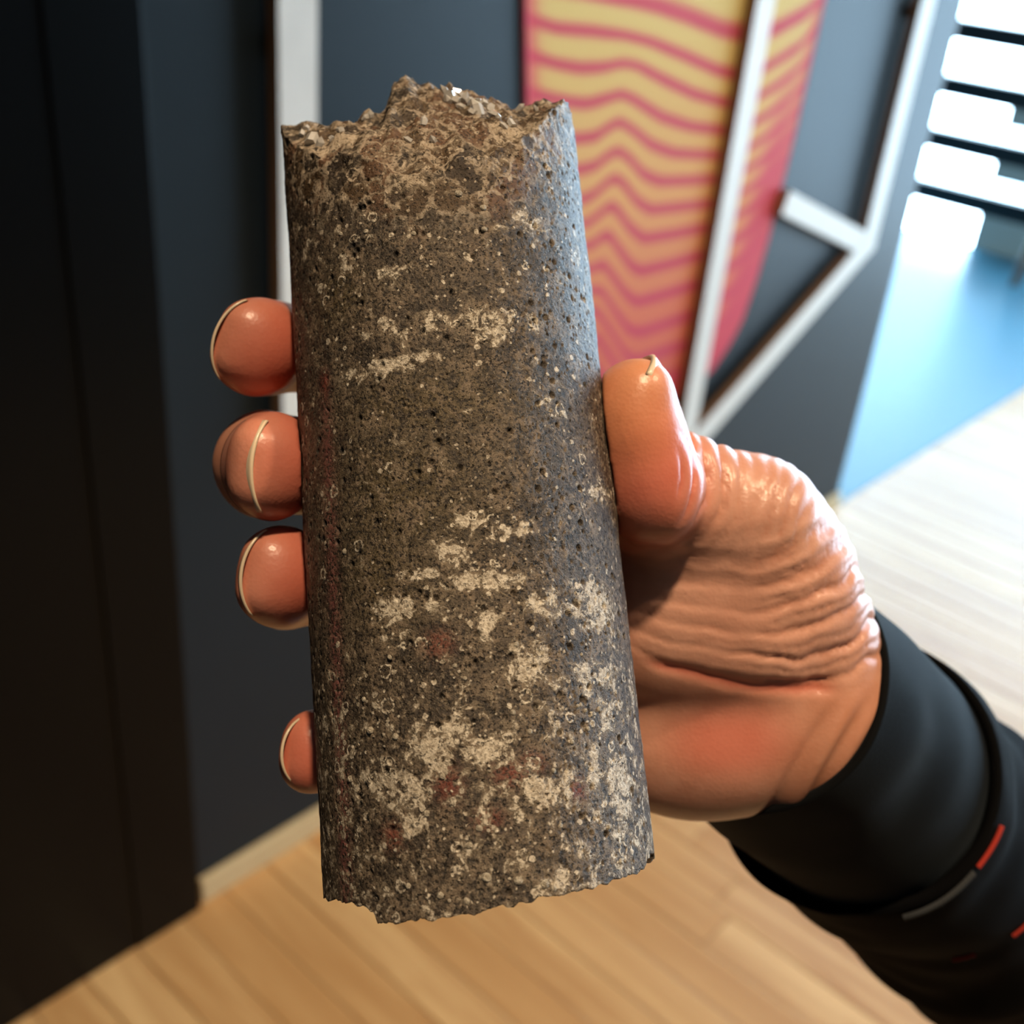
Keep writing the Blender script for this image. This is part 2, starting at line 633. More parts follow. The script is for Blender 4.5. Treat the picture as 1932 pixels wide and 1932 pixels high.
def core_ray_cyl(px, py):
    o = core_local(np.zeros(3))
    d = core_local(P(px, py, 100.0)) - o
    a = d[0] ** 2 + d[1] ** 2
    b = 2 * (o[0] * d[0] + o[1] * d[1])
    c = o[0] ** 2 + o[1] ** 2 - CR ** 2
    disc = b * b - 4 * a * c
    if disc < 0:
        t = -b / (2 * a)
    else:
        t = (-b - math.sqrt(disc)) / (2 * a)
    q = o + d * t
    return math.atan2(q[0], -q[1]), q[2]            # theta: 0 faces the viewer, + to the right


# ---- rock core
def rock_core():
    # front lower rim of the break, crest behind it, ragged foot (traced heights along the core, mm)
    rim_px = [(536, 262), (560, 275), (610, 300), (660, 288), (700, 300), (760, 330), (820, 318), (880, 300), (930, 290), (980, 262), (1020, 235), (1045, 205), (1068, 198), (1082, 212)]
    crest_px = [(536, 240), (548, 229), (600, 228), (640, 228), (680, 224), (705, 214), (728, 205), (735, 176), (742, 153), (775, 150), (812, 156), (822, 163), (850, 164), (880, 174), (915, 184), (940, 198), (965, 207), (995, 196), (1030, 199), (1060, 199), (1080, 205)]
    foot_px = [(606, 1690), (612, 1696), (640, 1700), (665, 1706), (690, 1713), (704, 1722), (712, 1742), (760, 1738), (830, 1735), (880, 1727), (930, 1714), (1000, 1700), (1075, 1684), (1140, 1666), (1190, 1652), (1214, 1642), (1222, 1618), (1238, 1606)]
    rim = np.array([core_ray_cyl(*p) for p in rim_px])
    foot = np.array([core_ray_cyl(*p) for p in foot_px])
    YC = -6.0
    crest = np.array([core_ray_plane(px, py, YC) for px, py in crest_px])
    NT_ = 720
    th = np.concatenate([np.linspace(-1.62, 1.62, 560, endpoint=False), np.linspace(1.62, 2 * math.pi - 1.62, 160, endpoint=False)])
    thw = np.where(th > math.pi, th - 2 * math.pi, th)
    zr = np.interp(thw, rim[:, 0], rim[:, 1])
    xs = CR * np.sin(thw)
    back = np.abs(thw) > 1.4
    zcr = np.interp(xs, crest[:, 0], crest[:, 1])
    zt = np.where(back, zcr + 2.0, zr)
    w = sstep(1.05, 1.5, np.abs(thw))
    zt = zr * (1 - w) + (zcr + 1.0) * w
    zf = np.interp(thw, foot[:, 0], foot[:, 1])
    wf = sstep(1.35, 1.7, np.abs(thw))
    zf = zf * (1 - wf) + np.mean(zf) * wf
    jit = np.stack([np.cos(th) * 7, np.sin(th) * 7, th * 0], 1)
    zt = zt + fbm(jit * 2.2, 4, 3) * 1.6
    zf = zf + fbm(jit * 3.0, 4, 9) * 0.75
    NV = 640
    v = np.linspace(0, 1, NV)
    TH, VV = np.meshgrid(th, v)                       # (NV, NT)
    Z = zf[None] + (zt - zf)[None] * VV
    pos = np.stack([CR * np.sin(TH), -CR * np.cos(TH), Z], -1).reshape(-1, 3)
    nrm = np.stack([np.sin(TH), -np.cos(TH), 0 * TH], -1).reshape(-1, 3)
    d1, c1 = worley(pos * 0.62, 4)
    d2, c2 = worley(pos * 1.15, 5)
    pit = np.where(c1 > 0.86, sstep(0.42, 0.12, d1), 0) * 0.55 + np.where(c2 > 0.72, sstep(0.40, 0.1, d2), 0) * 0.28
    disp = fbm(pos * 0.12, 2, 1) * 0.28 + fbm(pos * 0.7, 3, 2) * 0.14 - pit
    topw = sstep(9.0, 0.0, np.repeat(zt[None], NV, 0).ravel() - pos[:, 2])
    disp = disp + topw * fbm(pos * 0.35, 3, 6) * 0.9
    side = pos + nrm * disp[:, None]
    V = [side]
    n = len(side)
    idx = np.arange(n).reshape(NV, NT_)
    nx = np.roll(idx, -1, axis=1)
    F = [np.stack([idx[:-1], nx[:-1], nx[1:], idx[1:]], -1).reshape(-1, 4)]
    pitattr = [pit]
    # caps as polar grids
    cap_kind = [np.zeros(n)]

    def cap(ring_idx, zring, top):
        nonlocal n
        NR = 70
        prev = ring_idx
        base_r = side[ring_idx]
        for k in range(1, NR):
            s = 1 - k / NR
            r = np.hypot(base_r[:, 0], base_r[:, 1]) * s
            x, y = r * np.sin(th), -r * np.cos(th)
            p = np.stack([x, y, x * 0], 1)
            if top:
                crestz = np.interp(x, crest[:, 0], crest[:, 1])
                yfront = -np.sqrt(np.maximum(CR ** 2 - x ** 2, 0))
                fz = np.interp(np.arctan2(x, -yfront), rim[:, 0], rim[:, 1])
                tt = np.clip((y - yfront) / np.maximum(YC - yfront, 0.8), 0, 1)
                z = fz + (crestz - fz) * (tt ** 0.8)
                behind = np.clip(y - YC, 0, 60)
                z = z - behind * 0.05
                wq = (1 - s) ** 0.5
                rough = fbm(p * 0.3, 3, 21) * 1.6 + fbm(p * 1.0, 3, 22) * 1.0 + (0.5 - worley(p * 0.24 + 3, 23)[0]) * 3.0
                z = z + rough * np.minimum(1, (1 - s) * 9)
                z = zring * sstep(0.86, 1.0, s) + z * (1 - sstep(0.86, 1.0, s)) if k < 12 else z
            else:
                z = zring.mean() + 2.5 + (zring - zring.mean() - 2.5) * sstep(0.80, 1.0, s) + fbm(p * 0.35, 4, 31) * 1.2 * np.minimum(1, (1 - s) * 9)
            V.append(np.stack([x, y, z], 1))
            pitattr.append(np.zeros(NT_))
            cap_kind.append(np.full(NT_, 1.0 if top else 0.0))
            cur = np.arange(n, n + NT_)
            n += NT_
            f = np.stack([prev, np.roll(prev, -1), np.roll(cur, -1), cur], -1)
            F.append(f if top else f[:, ::-1])
            prev = cur
        V.append(np.array([[0, 0, V[-1][:, 2].mean()]]))
        pitattr.append(np.zeros(1))
        cap_kind.append(np.ones(1) * (1.0 if top else 0.0))
        c = n
        n += 1
        f = np.stack([prev, np.roll(prev, -1), np.full(NT_, c), np.full(NT_, c)], -1)
        tri = f[:, :3]
        return tri if top else tri[:, ::-1]

    t1 = cap(idx[-1], zt, True)
    t2 = cap(idx[0], zf, False)
    V = np.concatenate(V)
    Fq = np.concatenate(F)
    # centre fans as degenerate-free quads: pair neighbouring triangles
    def pair(t):
        return np.stack([t[0::2, 0], t[0::2, 1], t[1::2, 1], t[0::2, 2]], -1)
    def pair_r(t):
        return np.stack([t[0::2, 0], t[0::2, 1], t[0::2, 2], t[1::2, 1]], -1)
    Fq = np.concatenate([Fq, pair(t1), np.stack([t2[0::2, 0], t2[1::2, 1] * 0 + t2[0::2, 1], t2[0::2, 2], t2[1::2, 1]], -1)[:0]])
    quads2 = np.stack([t2[1::2, 0], t2[1::2, 1], t2[0::2, 1], t2[0::2, 2]], -1)
    # t2 rows are (centre, next, current)
    quads2 = np.stack([t2[0::2, 0], t2[1::2, 1], t2[0::2, 1], t2[0::2, 2]], -1)
    Fq = np.concatenate([Fq, quads2])
    me = mesh_np('rock_core', V * 0.001, Fq, True)
    # mineral maps
    thv = np.arctan2(V[:, 0], -V[:, 1])
    arc, zz = thv * CR, V[:, 2]
    whites = [(600, 262, 55, 32, .9), (570, 350, 18, 35, .6), (575, 470, 14, 50, .5), (780, 290, 70, 50, .5), (830, 245, 80, 40, .5),
              (980, 235, 60, 40, .8), (760, 340, 50, 30, .6), (950, 300, 60, 40, .6), (1000, 420, 40, 40, .6), (655, 500, 25, 25, .8),
              (760, 505, 60, 16, .7), (800, 400, 45, 18, .45), (700, 440, 60, 13, .45), (740, 620, 60, 40, .55), (820, 605, 40, 25, .6),
              (905, 610, 60, 40, .8), (1000, 600, 22, 40, .5), (720, 690, 90, 18, .8), (810, 680, 60, 14, .5), (1040, 790, 28, 40, .6),
              (890, 985, 28, 25, .8), (955, 1000, 60, 25, .65), (1020, 1005, 40, 25, .5), (850, 1045, 30, 28, 1), (910, 1095, 90, 18, .95),
              (800, 1085, 40, 14, .8), (740, 1150, 42, 28, 1.), (830, 1145, 40, 28, .6), (920, 1170, 28, 40, .8), (1020, 1140, 40, 35, .7),
              (1120, 1140, 45, 50, .8), (1130, 930, 35, 25, .7), (735, 1205, 32, 16, .8), (1000, 1265, 48, 55, .75), (1130, 1270, 45, 40, .7),
              (870, 1290, 60, 40, .45), (1030, 1335, 50, 28, .6), (830, 1400, 70, 55, .85), (910, 1410, 45, 28, .9), (780, 1490, 55, 40, .8),
              (690, 1480, 45, 40, .65), (1040, 1490, 60, 40, .9), (1170, 1500, 35, 100, .75), (790, 1555, 40, 28, .8), (1100, 1600, 60, 50, .55),
              (930, 1560, 60, 60, .45), (950, 1650, 70, 35, .55), (740, 1640, 80, 40, .35), (1020, 1690, 38, 18, .7), (1060, 300, 25, 90, .45),
              (1090, 480, 20, 90, .4)]
    wd = 0.0 * arc
    mmpx = 0.0925
    for px, py, rx, ry, w_ in whites:
        t0, z0 = core_ray_cyl(px, py)
        ca = max(0.45, math.cos(t0))
        e_ = ((arc - t0 * CR) / (rx * mmpx / ca)) ** 2 + ((zz - z0) / (ry * mmpx)) ** 2
        wd = np.maximum(wd, w_ * np.exp(-e_ * 0.9))
    wd = np.maximum(wd, 0.13 + 0.10 * sstep(70, 110, zz))
    wd = np.maximum(wd, 0.36 * sstep(46, 22, zz)) + 0.07 * sstep(10, 30, arc) * sstep(90, 60, zz)
    wd = np.maximum(wd, np.concatenate(cap_kind) * 0.34)
    reds = [(922, 1545, 22, 16), (742, 1577, 20, 20), (828, 1215, 22, 20), (962, 1460, 26, 20), (1005, 1440, 20, 16), (845, 1480, 22, 26), (612, 722, 14, 20), (1090, 1490, 18, 18)]
    rd = 0.0 * arc
    for px, py, rx, ry in reds:
        t0, z0 = core_ray_cyl(px, py)
        rd = np.maximum(rd, np.exp(-((arc - t0 * CR) / (rx * mmpx)) ** 2 - ((zz - z0) / (ry * mmpx)) ** 2))
    ta, za = core_ray_cyl(612, 720)
    tb, zb_ = core_ray_cyl(652, 1640)
    line_t = ta + (tb - ta) * (zz - za) / (zb_ - za)
    rl = np.exp(-((arc - line_t * CR) / 1.6) ** 2) * sstep(za + 4, za - 10, zz)
    ol = 0 * arc                                            # olive stained zones
    for px, py, rx, ry in [(800, 760, 170, 60), (760, 930, 150, 120), (720, 1090, 90, 100), (950, 220, 60, 22), (640, 560, 60, 60)]:
        t0, z0 = core_ray_cyl(px, py)
        ol = np.maximum(ol, np.exp(-((arc - t0 * CR) / (rx * mmpx)) ** 2 - ((zz - z0) / (ry * mmpx)) ** 2))
    add_attr(me, 'white_density', wd)
    add_attr(me, 'rust', rd)
    add_attr(me, 'red_line', rl)
    add_attr(me, 'olive', ol)
    add_attr(me, 'pit', np.concatenate(pitattr))
    add_attr(me, 'broken', np.maximum(np.concatenate(cap_kind), np.concatenate([topw, np.zeros(len(V) - len(topw))]) * 0.8))

    # the open top with its brown lumps and pale veins reaches down below the rim
    rimz = np.interp(thv, rim[:, 0], rim[:, 1])
    add_attr(me, 'top_zone', np.maximum(np.concatenate(cap_kind), sstep(16, 5, rimz - zz + fbm(V * 0.12, 2, 77) * 10)))

    t = NT('vesicular_basalt')
    mm = t.n('ShaderNodeVectorMath', operation='SCALE')
    t.l(t.coord('Object'), mm.inputs[0])
    mm.inputs['Scale'].default_value = 1000.0
    co = mm.outputs[0]

    def warp(vec, scale, amt):
        nt = t.n('ShaderNodeTexNoise')
        t.l(vec, nt.inputs['Vector'])
        nt.inputs['Scale'].default_value = scale
        nt.inputs['Detail'].default_value = 2
        a = t.n('ShaderNodeVectorMath', operation='SUBTRACT')
        t.l(nt.outputs['Color'], a.inputs[0])
        a.inputs[1].default_value = (.5, .5, .5)
        b = t.n('ShaderNodeVectorMath', operation='SCALE')
        t.l(a.outputs[0], b.inputs[0])
        b.inputs['Scale'].default_value = amt
        c = t.n('ShaderNodeVectorMath', operation='ADD')
        t.l(vec, c.inputs[0])
        t.l(b.outputs[0], c.inputs[1])
        return c.outputs[0]

    def cells(vec, scale):
        v = t.voro(vec, scale)
        q = t.n('ShaderNodeSeparateColor')
        t.l(v.outputs['Color'], q.inputs[0])
        return v.outputs['Distance'], q.outputs[0], q.outputs[1], q.outputs[2]
    cw = warp(co, 0.9, 1.6)
    cw2 = warp(co, 0.35, 3.2)
    dens, broken, topz = t.attr('white_density'), t.attr('broken'), t.attr('top_zone')
    n_big = t.noise(co, 0.10, 3, 0.5)
    n_mid = t.noise(co, 0.40, 5, 0.6, 0.3)
    n_fine = t.noise(co, 1.7, 5, 0.62)
    n_grit = t.noise(co, 4.5, 3, 0.6)
    base = t.mix(t.step(n_big, 0.36, 0.64), lin((67, 59, 51)), lin((91, 81, 70)))
    base = t.mix(t.math('MULTIPLY', t.attr('olive'), 0.6), base, lin((92, 79, 48)))
    base = t.mix(t.math('MULTIPLY', t.step(n_mid, 0.49, 0.62), 0.85), base, lin((120, 106, 90)))
    base = t.mix(t.math('MULTIPLY', t.step(n_mid, 0.46, 0.34), 0.85), base, lin((50, 44, 40)))
    base = t.mix(t.step(n_fine, 0.51, 0.38), base, lin((30, 25, 22)))
    base = t.mix(t.math('MULTIPLY', t.step(n_fine, 0.56, 0.70), 0.6), base, lin((140, 124, 104)))
    base = t.mix(t.math('MULTIPLY', t.step(n_grit, 0.55, 0.68), 0.38), base, lin((150, 134, 112)))
    base = t.mix(t.math('MULTIPLY', t.step(n_grit, 0.45, 0.33), 0.45), base, lin((40, 34, 30)))
    # brown and dark lumps of the broken top
    ld, l0, l1, l2 = cells(cw2, 0.20)
    lump = t.mix(t.step(l0, 0.3, 0.7), lin((44, 35, 27)), lin((84, 63, 38)))
    lump = t.mix(t.step(l1, 0.70, 0.74), lump, lin((106, 76, 54)))
    lump = t.mix(t.step(n_fine, 0.50, 0.36), lump, lin((48, 38, 28)))
    base = t.mix(t.math('MULTIPLY', topz, 0.72), base, lump)
    # tiny pale grains
    gd, g0, g1, g2 = cells(cw, 1.7)
    g_on = t.math('MULTIPLY', t.step(gd, 0.36, 0.20), t.step(g0, 0.80, 0.86))
    base = t.mix(t.math('MULTIPLY', g_on, 0.55), base, lin((170, 156, 134)))
    # red spots and the faded pink line
    base = t.mix(t.math('MULTIPLY', t.math('MULTIPLY', t.attr('rust'), t.step(n_fine, 0.36, 0.55)), 0.85), base, lin((118, 54, 42)))
    base = t.mix(t.math('MULTIPLY', t.math('MULTIPLY', t.attr('red_line'), t.step(n_fine, 0.38, 0.6)), 0.6), base, lin((140, 76, 78)))
    # white zeolite: clumps by warped noise, branching rims, beads, veins
    n_w = t.noise(co, 0.36, 7, 0.66, 0.6)
    n_r = t.noise(co, 0.26, 5, 0.62, 0.8)
    ridge = t.math('SUBTRACT', 1.0, t.math('MULTIPLY', t.math('ABSOLUTE', t.math('SUBTRACT', n_r, 0.5)), 9.0), clamp=True)
    fld = t.math('ADD', t.math('ADD', n_w, t.math('MULTIPLY', dens, 0.25)), t.math('MULTIPLY', ridge, t.math('ADD', t.math('MULTIPLY', dens, 0.20), 0.02)))
    clump = t.step(fld, 0.715, 0.765)
    halo = t.step(fld, 0.64, 0.73)
    bd, b0, b1, b2 = cells(warp(co, 1.5, 0.5), 0.66)
    bead = t.math('MULTIPLY', t.step(t.math('SUBTRACT', bd, t.math('MULTIPLY', b1, 0.18)), 0.24, 0.16),
                  t.step(t.math('ADD', b0, t.math('MULTIPLY', dens, 0.62)), 1.0, 1.03))
    cd, c0, c1, c2 = cells(warp(co, 2.0, 0.4), 1.25)
    bead2 = t.math('MULTIPLY', t.step(cd, 0.38, 0.22), t.step(t.math('ADD', c0, t.math('MULTIPLY', dens, 0.5)), 1.0, 1.05))
    ve = t.n('ShaderNodeTexVoronoi', feature='DISTANCE_TO_EDGE')
    t.l(cw2, ve.inputs['Vector'])
    ve.inputs['Scale'].default_value = 0.20
    vein = t.math('MULTIPLY', t.step(t.math('ADD', ve.outputs['Distance'], t.math('MULTIPLY', t.math('SUBTRACT', n_w, 0.5), 0.6)), 0.085, 0.0), t.math('MULTIPLY', topz, 0.75))
    rd_, r0, r1, r2 = cells(warp(co, 0.8, 1.1), 0.33)
    ringm = t.math('MULTIPLY', t.step(t.math('ABSOLUTE', t.math('SUBTRACT', rd_, t.math('ADD', 0.22, t.math('MULTIPLY', r1, 0.16)))), 0.075, 0.03),
                   t.step(t.math('ADD', r0, t.math('MULTIPLY', dens, 0.55)), 0.98, 1.02))
    ringm = t.math('MULTIPLY', ringm, t.step(n_fine, 0.36, 0.5))
    white = t.math('MAXIMUM', t.math('MAXIMUM', t.math('MAXIMUM', clump, ringm), vein), t.math('MAXIMUM', bead, bead2))
    base = t.mix(t.math('MULTIPLY', halo, 0.6), base, lin((146, 132, 112)))
    wcol = t.mix(t.step(n_fine, 0.32, 0.66), lin((150, 138, 120)), lin((226, 217, 200)))
    wcol = t.mix(t.math('MULTIPLY', topz, 0.6), wcol, lin((166, 146, 122)))
    # pores: irregular small holes, some larger
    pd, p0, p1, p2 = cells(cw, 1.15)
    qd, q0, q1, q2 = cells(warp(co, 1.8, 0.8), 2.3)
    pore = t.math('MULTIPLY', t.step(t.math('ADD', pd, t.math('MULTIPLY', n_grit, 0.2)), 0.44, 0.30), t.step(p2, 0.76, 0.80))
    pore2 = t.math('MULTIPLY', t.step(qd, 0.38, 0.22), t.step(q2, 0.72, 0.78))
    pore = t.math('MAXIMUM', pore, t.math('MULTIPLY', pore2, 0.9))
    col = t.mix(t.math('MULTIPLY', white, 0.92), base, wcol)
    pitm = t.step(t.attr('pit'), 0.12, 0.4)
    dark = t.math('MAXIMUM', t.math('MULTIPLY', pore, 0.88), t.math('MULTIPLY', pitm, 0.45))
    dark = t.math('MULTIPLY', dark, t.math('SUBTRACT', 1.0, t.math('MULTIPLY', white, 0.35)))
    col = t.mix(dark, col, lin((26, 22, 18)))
    h = t.math('ADD', t.math('MULTIPLY', n_fine, 0.8), t.math('MULTIPLY', n_mid, 0.5))
    h = t.math('ADD', h, t.math('MULTIPLY', white, 0.25))
    h = t.math('SUBTRACT', h, t.math('MULTIPLY', pore, 0.9))
    h = t.math('ADD', h, t.math('MULTIPLY', n_grit, 0.25))
    rough = t.math('ADD', 0.30, t.math('MULTIPLY', n_grit, 0.4))
    t.set(Base_Color=col, Roughness=rough, Specular_IOR_Level=0.42, Normal=t.bump(h, 0.9, 0.0005))
    me.materials.append(t.m)
    o = link('rock_core', me)
    Mh = Matrix.Identity(4)
    w0 = to_world(CB)
    ax = [to_world(CB + 1000 * a) - w0 for a in (CXv, CYv, CZ)]
    for i in range(3):
        for j in range(3):
            Mh[j][i] = ax[i][j]
        Mh[i][3] = w0[i]
    o.matrix_world = Mh
    tag(o, 'cylindrical drill core of dark vesicular basalt speckled with white minerals, gripped in a hand', 'rock')

    # ---- quartz crystals on the broken top, and pale beads standing in the lower half
    def crystal_mesh(seed):
        rr = random.Random(seed)
        bm = bmesh.new()
        k = 6
        lo = [bm.verts.new((math.cos(a) * 0.5, math.sin(a) * 0.5 * rr.uniform(.7, 1), -0.5)) for a in [i * 2 * math.pi / k for i in range(k)]]
        hi = [bm.verts.new((v.co.x * rr.uniform(.8, 1), v.co.y * rr.uniform(.8, 1), 0.25 + rr.uniform(-.1, .1))) for v in lo]
        tip = bm.verts.new((rr.uniform(-.15, .15), rr.uniform(-.15, .15), 0.75))
        bm.faces.new(lo[::-1])
        for i in range(k):
            bm.faces.new([lo[i], lo[(i + 1) % k], hi[(i + 1) % k], hi[i]])
            bm.faces.new([hi[i], hi[(i + 1) % k], tip])
        m = bpy.data.meshes.new('crystal')
        bm.to_mesh(m)
        bm.free()
        return m
    tq = NT('quartz_crystal')
    nq = tq.noise(tq.coord('Object'), 2.0, 2)
    tq.set(Base_Color=tq.mix(nq, lin((196, 192, 186)), lin((236, 234, 230))), Roughness=0.07, Specular_IOR_Level=0.9)
    tq.b.inputs['Transmission Weight'].default_value = 0.25
    cms = [crystal_mesh(s) for s in range(5)]
    for m in cms:
        m.materials.append(tq.m)
    rr = random.Random(3)
    spots = [(590, 258, 1.6), (605, 268, 1.1), (570, 250, 1.0), (625, 262, .9), (640, 245, .9), (900, 206, 1.7), (893, 212, 1.1), (967, 234, 1.0),
             (992, 270, 1.0), (840, 172, 1.3), (852, 178, 1.5), (866, 176, 1.2), (877, 186, 1.4), (888, 192, 1.2), (905, 190, 1.1), (915, 196, 1.3),
             (860, 190, 1.2), (845, 190, 1.1), (870, 200, 1.0), (925, 204, 1.2), (930, 214, 1.0), (700, 218, .9), (690, 222, .8), (980, 200, 1.0),
             (1010, 205, .8), (800, 230, .9), (770, 260, .8), (820, 262, .9), (580, 240, .9), (655, 236, .8), (940, 225, .9), (950, 240, .8)]
    topV = V[len(side):len(side) + 70 * NT_]
    tw = np.stack([topV @ np.array([1, 0, 0]), topV[:, 1], topV[:, 2]], 1)
    held = CB + topV[:, :1] * CXv + topV[:, 1:2] * CYv + topV[:, 2:3] * CZ
    pxs = held[:, 0] * F_PX / held[:, 2] + 966
    pys = 966 - held[:, 1] * F_PX / held[:, 2]
    for i, (px, py, s) in enumerate(spots):
        dd = (pxs - px) ** 2 + (pys - py) ** 2
        cand = np.argsort(dd)[:12]
        j = cand[np.argmin(held[cand, 2])]
        c = link('crystal', cms[i % 5], None, o)
        vd = core_local(np.zeros(3)) - topV[j]
        s *= 1.45
        c.location = (topV[j] + vd / np.linalg.norm(vd) * 0.25 * s) * 0.001
        c.rotation_euler = (rr.uniform(0.2, 1.3), rr.uniform(-.6, .6), rr.uniform(0, 6))
        c.scale = (s * 0.001, s * 0.001, s * 0.0011)
    bead_m = bpy.data.meshes.new('mineral_bead')
    bm = bmesh.new()
    bmesh.ops.create_icosphere(bm, subdivisions=2, radius=0.5)
    for v in bm.verts:
        v.co *= 1 + 0.12 * math.sin(v.co.x * 9) * math.cos(v.co.y * 8 + v.co.z * 5)
    bm.to_mesh(bead_m)
    bm.free()
    bead_m.polygons.foreach_set('use_smooth', np.ones(len(bead_m.polygons), bool))
    tb_ = NT('white_zeolite')
    nb = tb_.noise(tb_.coord('Object'), 2.5, 4, 0.7)
    tb_.set(Base_Color=tb_.mix(tb_.step(nb, .3, .7), lin((168, 156, 136)), lin((224, 216, 198))), Roughness=0.4, Normal=tb_.bump(nb, 0.6, 0.1))
    bead_m.materials.append(tb_.m)
    beads = [(1028, 1668, 1.5), (978, 1662, 1.5), (917, 1656, 1.6), (904, 1563, 1.2), (885, 1595, 1.2), (1045, 1454, .9), (1058, 1558, .9), (697, 1378, 1.3),
             (912, 392, 1.3), (914, 432, 1.1), (865, 365, 1.5), (643, 441, .9), (690, 437, 1.0), (686, 1320, .9), (968, 1344, .9), (1090, 1332, .8),
             (1105, 1340, .8), (1096, 1330, .7), (1130, 1338, 1.0), (858, 1256, .8), (974, 1215, 1.1), (877, 1280, .7), (1172, 1625, 1.0), (1045, 1676, 1.0),
             (786, 1500, 1.4), (805, 1535, 1.2), (835, 1465, 1.1), (660, 1470, 1.2), (745, 1390, 1.1), (1080, 1400, .8), (1110, 1375, .8), (650, 1040, 1.1),
             (1033, 510, .9), (780, 440, .9), (735, 1240, .9), (1000, 1380, .9), (1150, 1560, .9), (880, 1700, 1.1), (830, 1690, 1.1), (770, 1672, 1.0)]
    for px, py, s in beads:
        t0, z0 = core_ray_cyl(px, py)
        c = link('mineral_bead', bead_m, None, o)
        r_ = (CR - 0.18 * s)
        c.location = (r_ * math.sin(t0) * 0.001, -r_ * math.cos(t0) * 0.001, z0 * 0.001)
        c.rotation_euler = (rr.uniform(0, 6), rr.uniform(0, 6), t0)
        c.scale = (s * 0.001, s * 0.001, s * 0.0009)
    return o


core = rock_core()

# ------------------------------------------------------------------ person: right hand in a black sleeve
T_of = lambda py: (py - 230) / (1622 - 230)


def R_(relx, behind, py):
    """joint placed relative to the core axis: mm sideways, mm behind, at image height py"""
    t = T_of(py)
    a = CT + (CB - CT) * t
    D = a[2] + behind
    return np.array([a[0] + relx, (966 - py) * D / F_PX, D])


FINGERS = {
    # joints MCP, PIP, DIP, TIP ; half widths ; thickness ratio ; image-plane roll of nail normal (deg from straight left)
    'index': dict(j=[R_(26, 38, 850), R_(-13, 39, 675), R_(-35.8, 18.5, 657), R_(-34.6, 3.0, 655)], r=[11, 9.8, 9.4, 9.0], th=0.80, roll=20, tilt=-9),
    'middle': dict(j=[R_(38, 36, 930), R_(-14, 40, 885), R_(-36.6, 13.5, 876), R_(-31.6, -4.0, 880)], r=[11, 10.2, 9.8, 9.4], th=0.78, roll=4, tilt=13),
    'ring': dict(j=[R_(38, 37, 1080), R_(-14, 39, 1105), R_(-34.5, 20.0, 1094), R_(-32.6, 4.5, 1088)], r=[10.6, 9.8, 9.4, 9.0], th=0.78, roll=8, tilt=-5),
    'little': dict(j=[R_(35, 38, 1240), R_(-12, 38, 1410), R_(-30.0, 24.0, 1420), R_(-29.4, 10.5, 1418)], r=[9.4, 8.0, 7.2, 6.6], th=0.80, roll=6, tilt=-5),
}
TH_J = dict(tip=P(1194, 782, 204), ip=P(1228, 925, 206), prox=P(1290, 900, 216), mcp=P(1418, 985, 222), cmc=P(1520, 1180, 234))
WRIST = P(1520, 1352, 243)
ARM_DIR = np.array([0.54, -0.47, 0.70])
ARM_DIR /= np.linalg.norm(ARM_DIR)
SLV0 = P(1424, 1284, 241)


def unit(v):
    return v / np.linalg.norm(v)


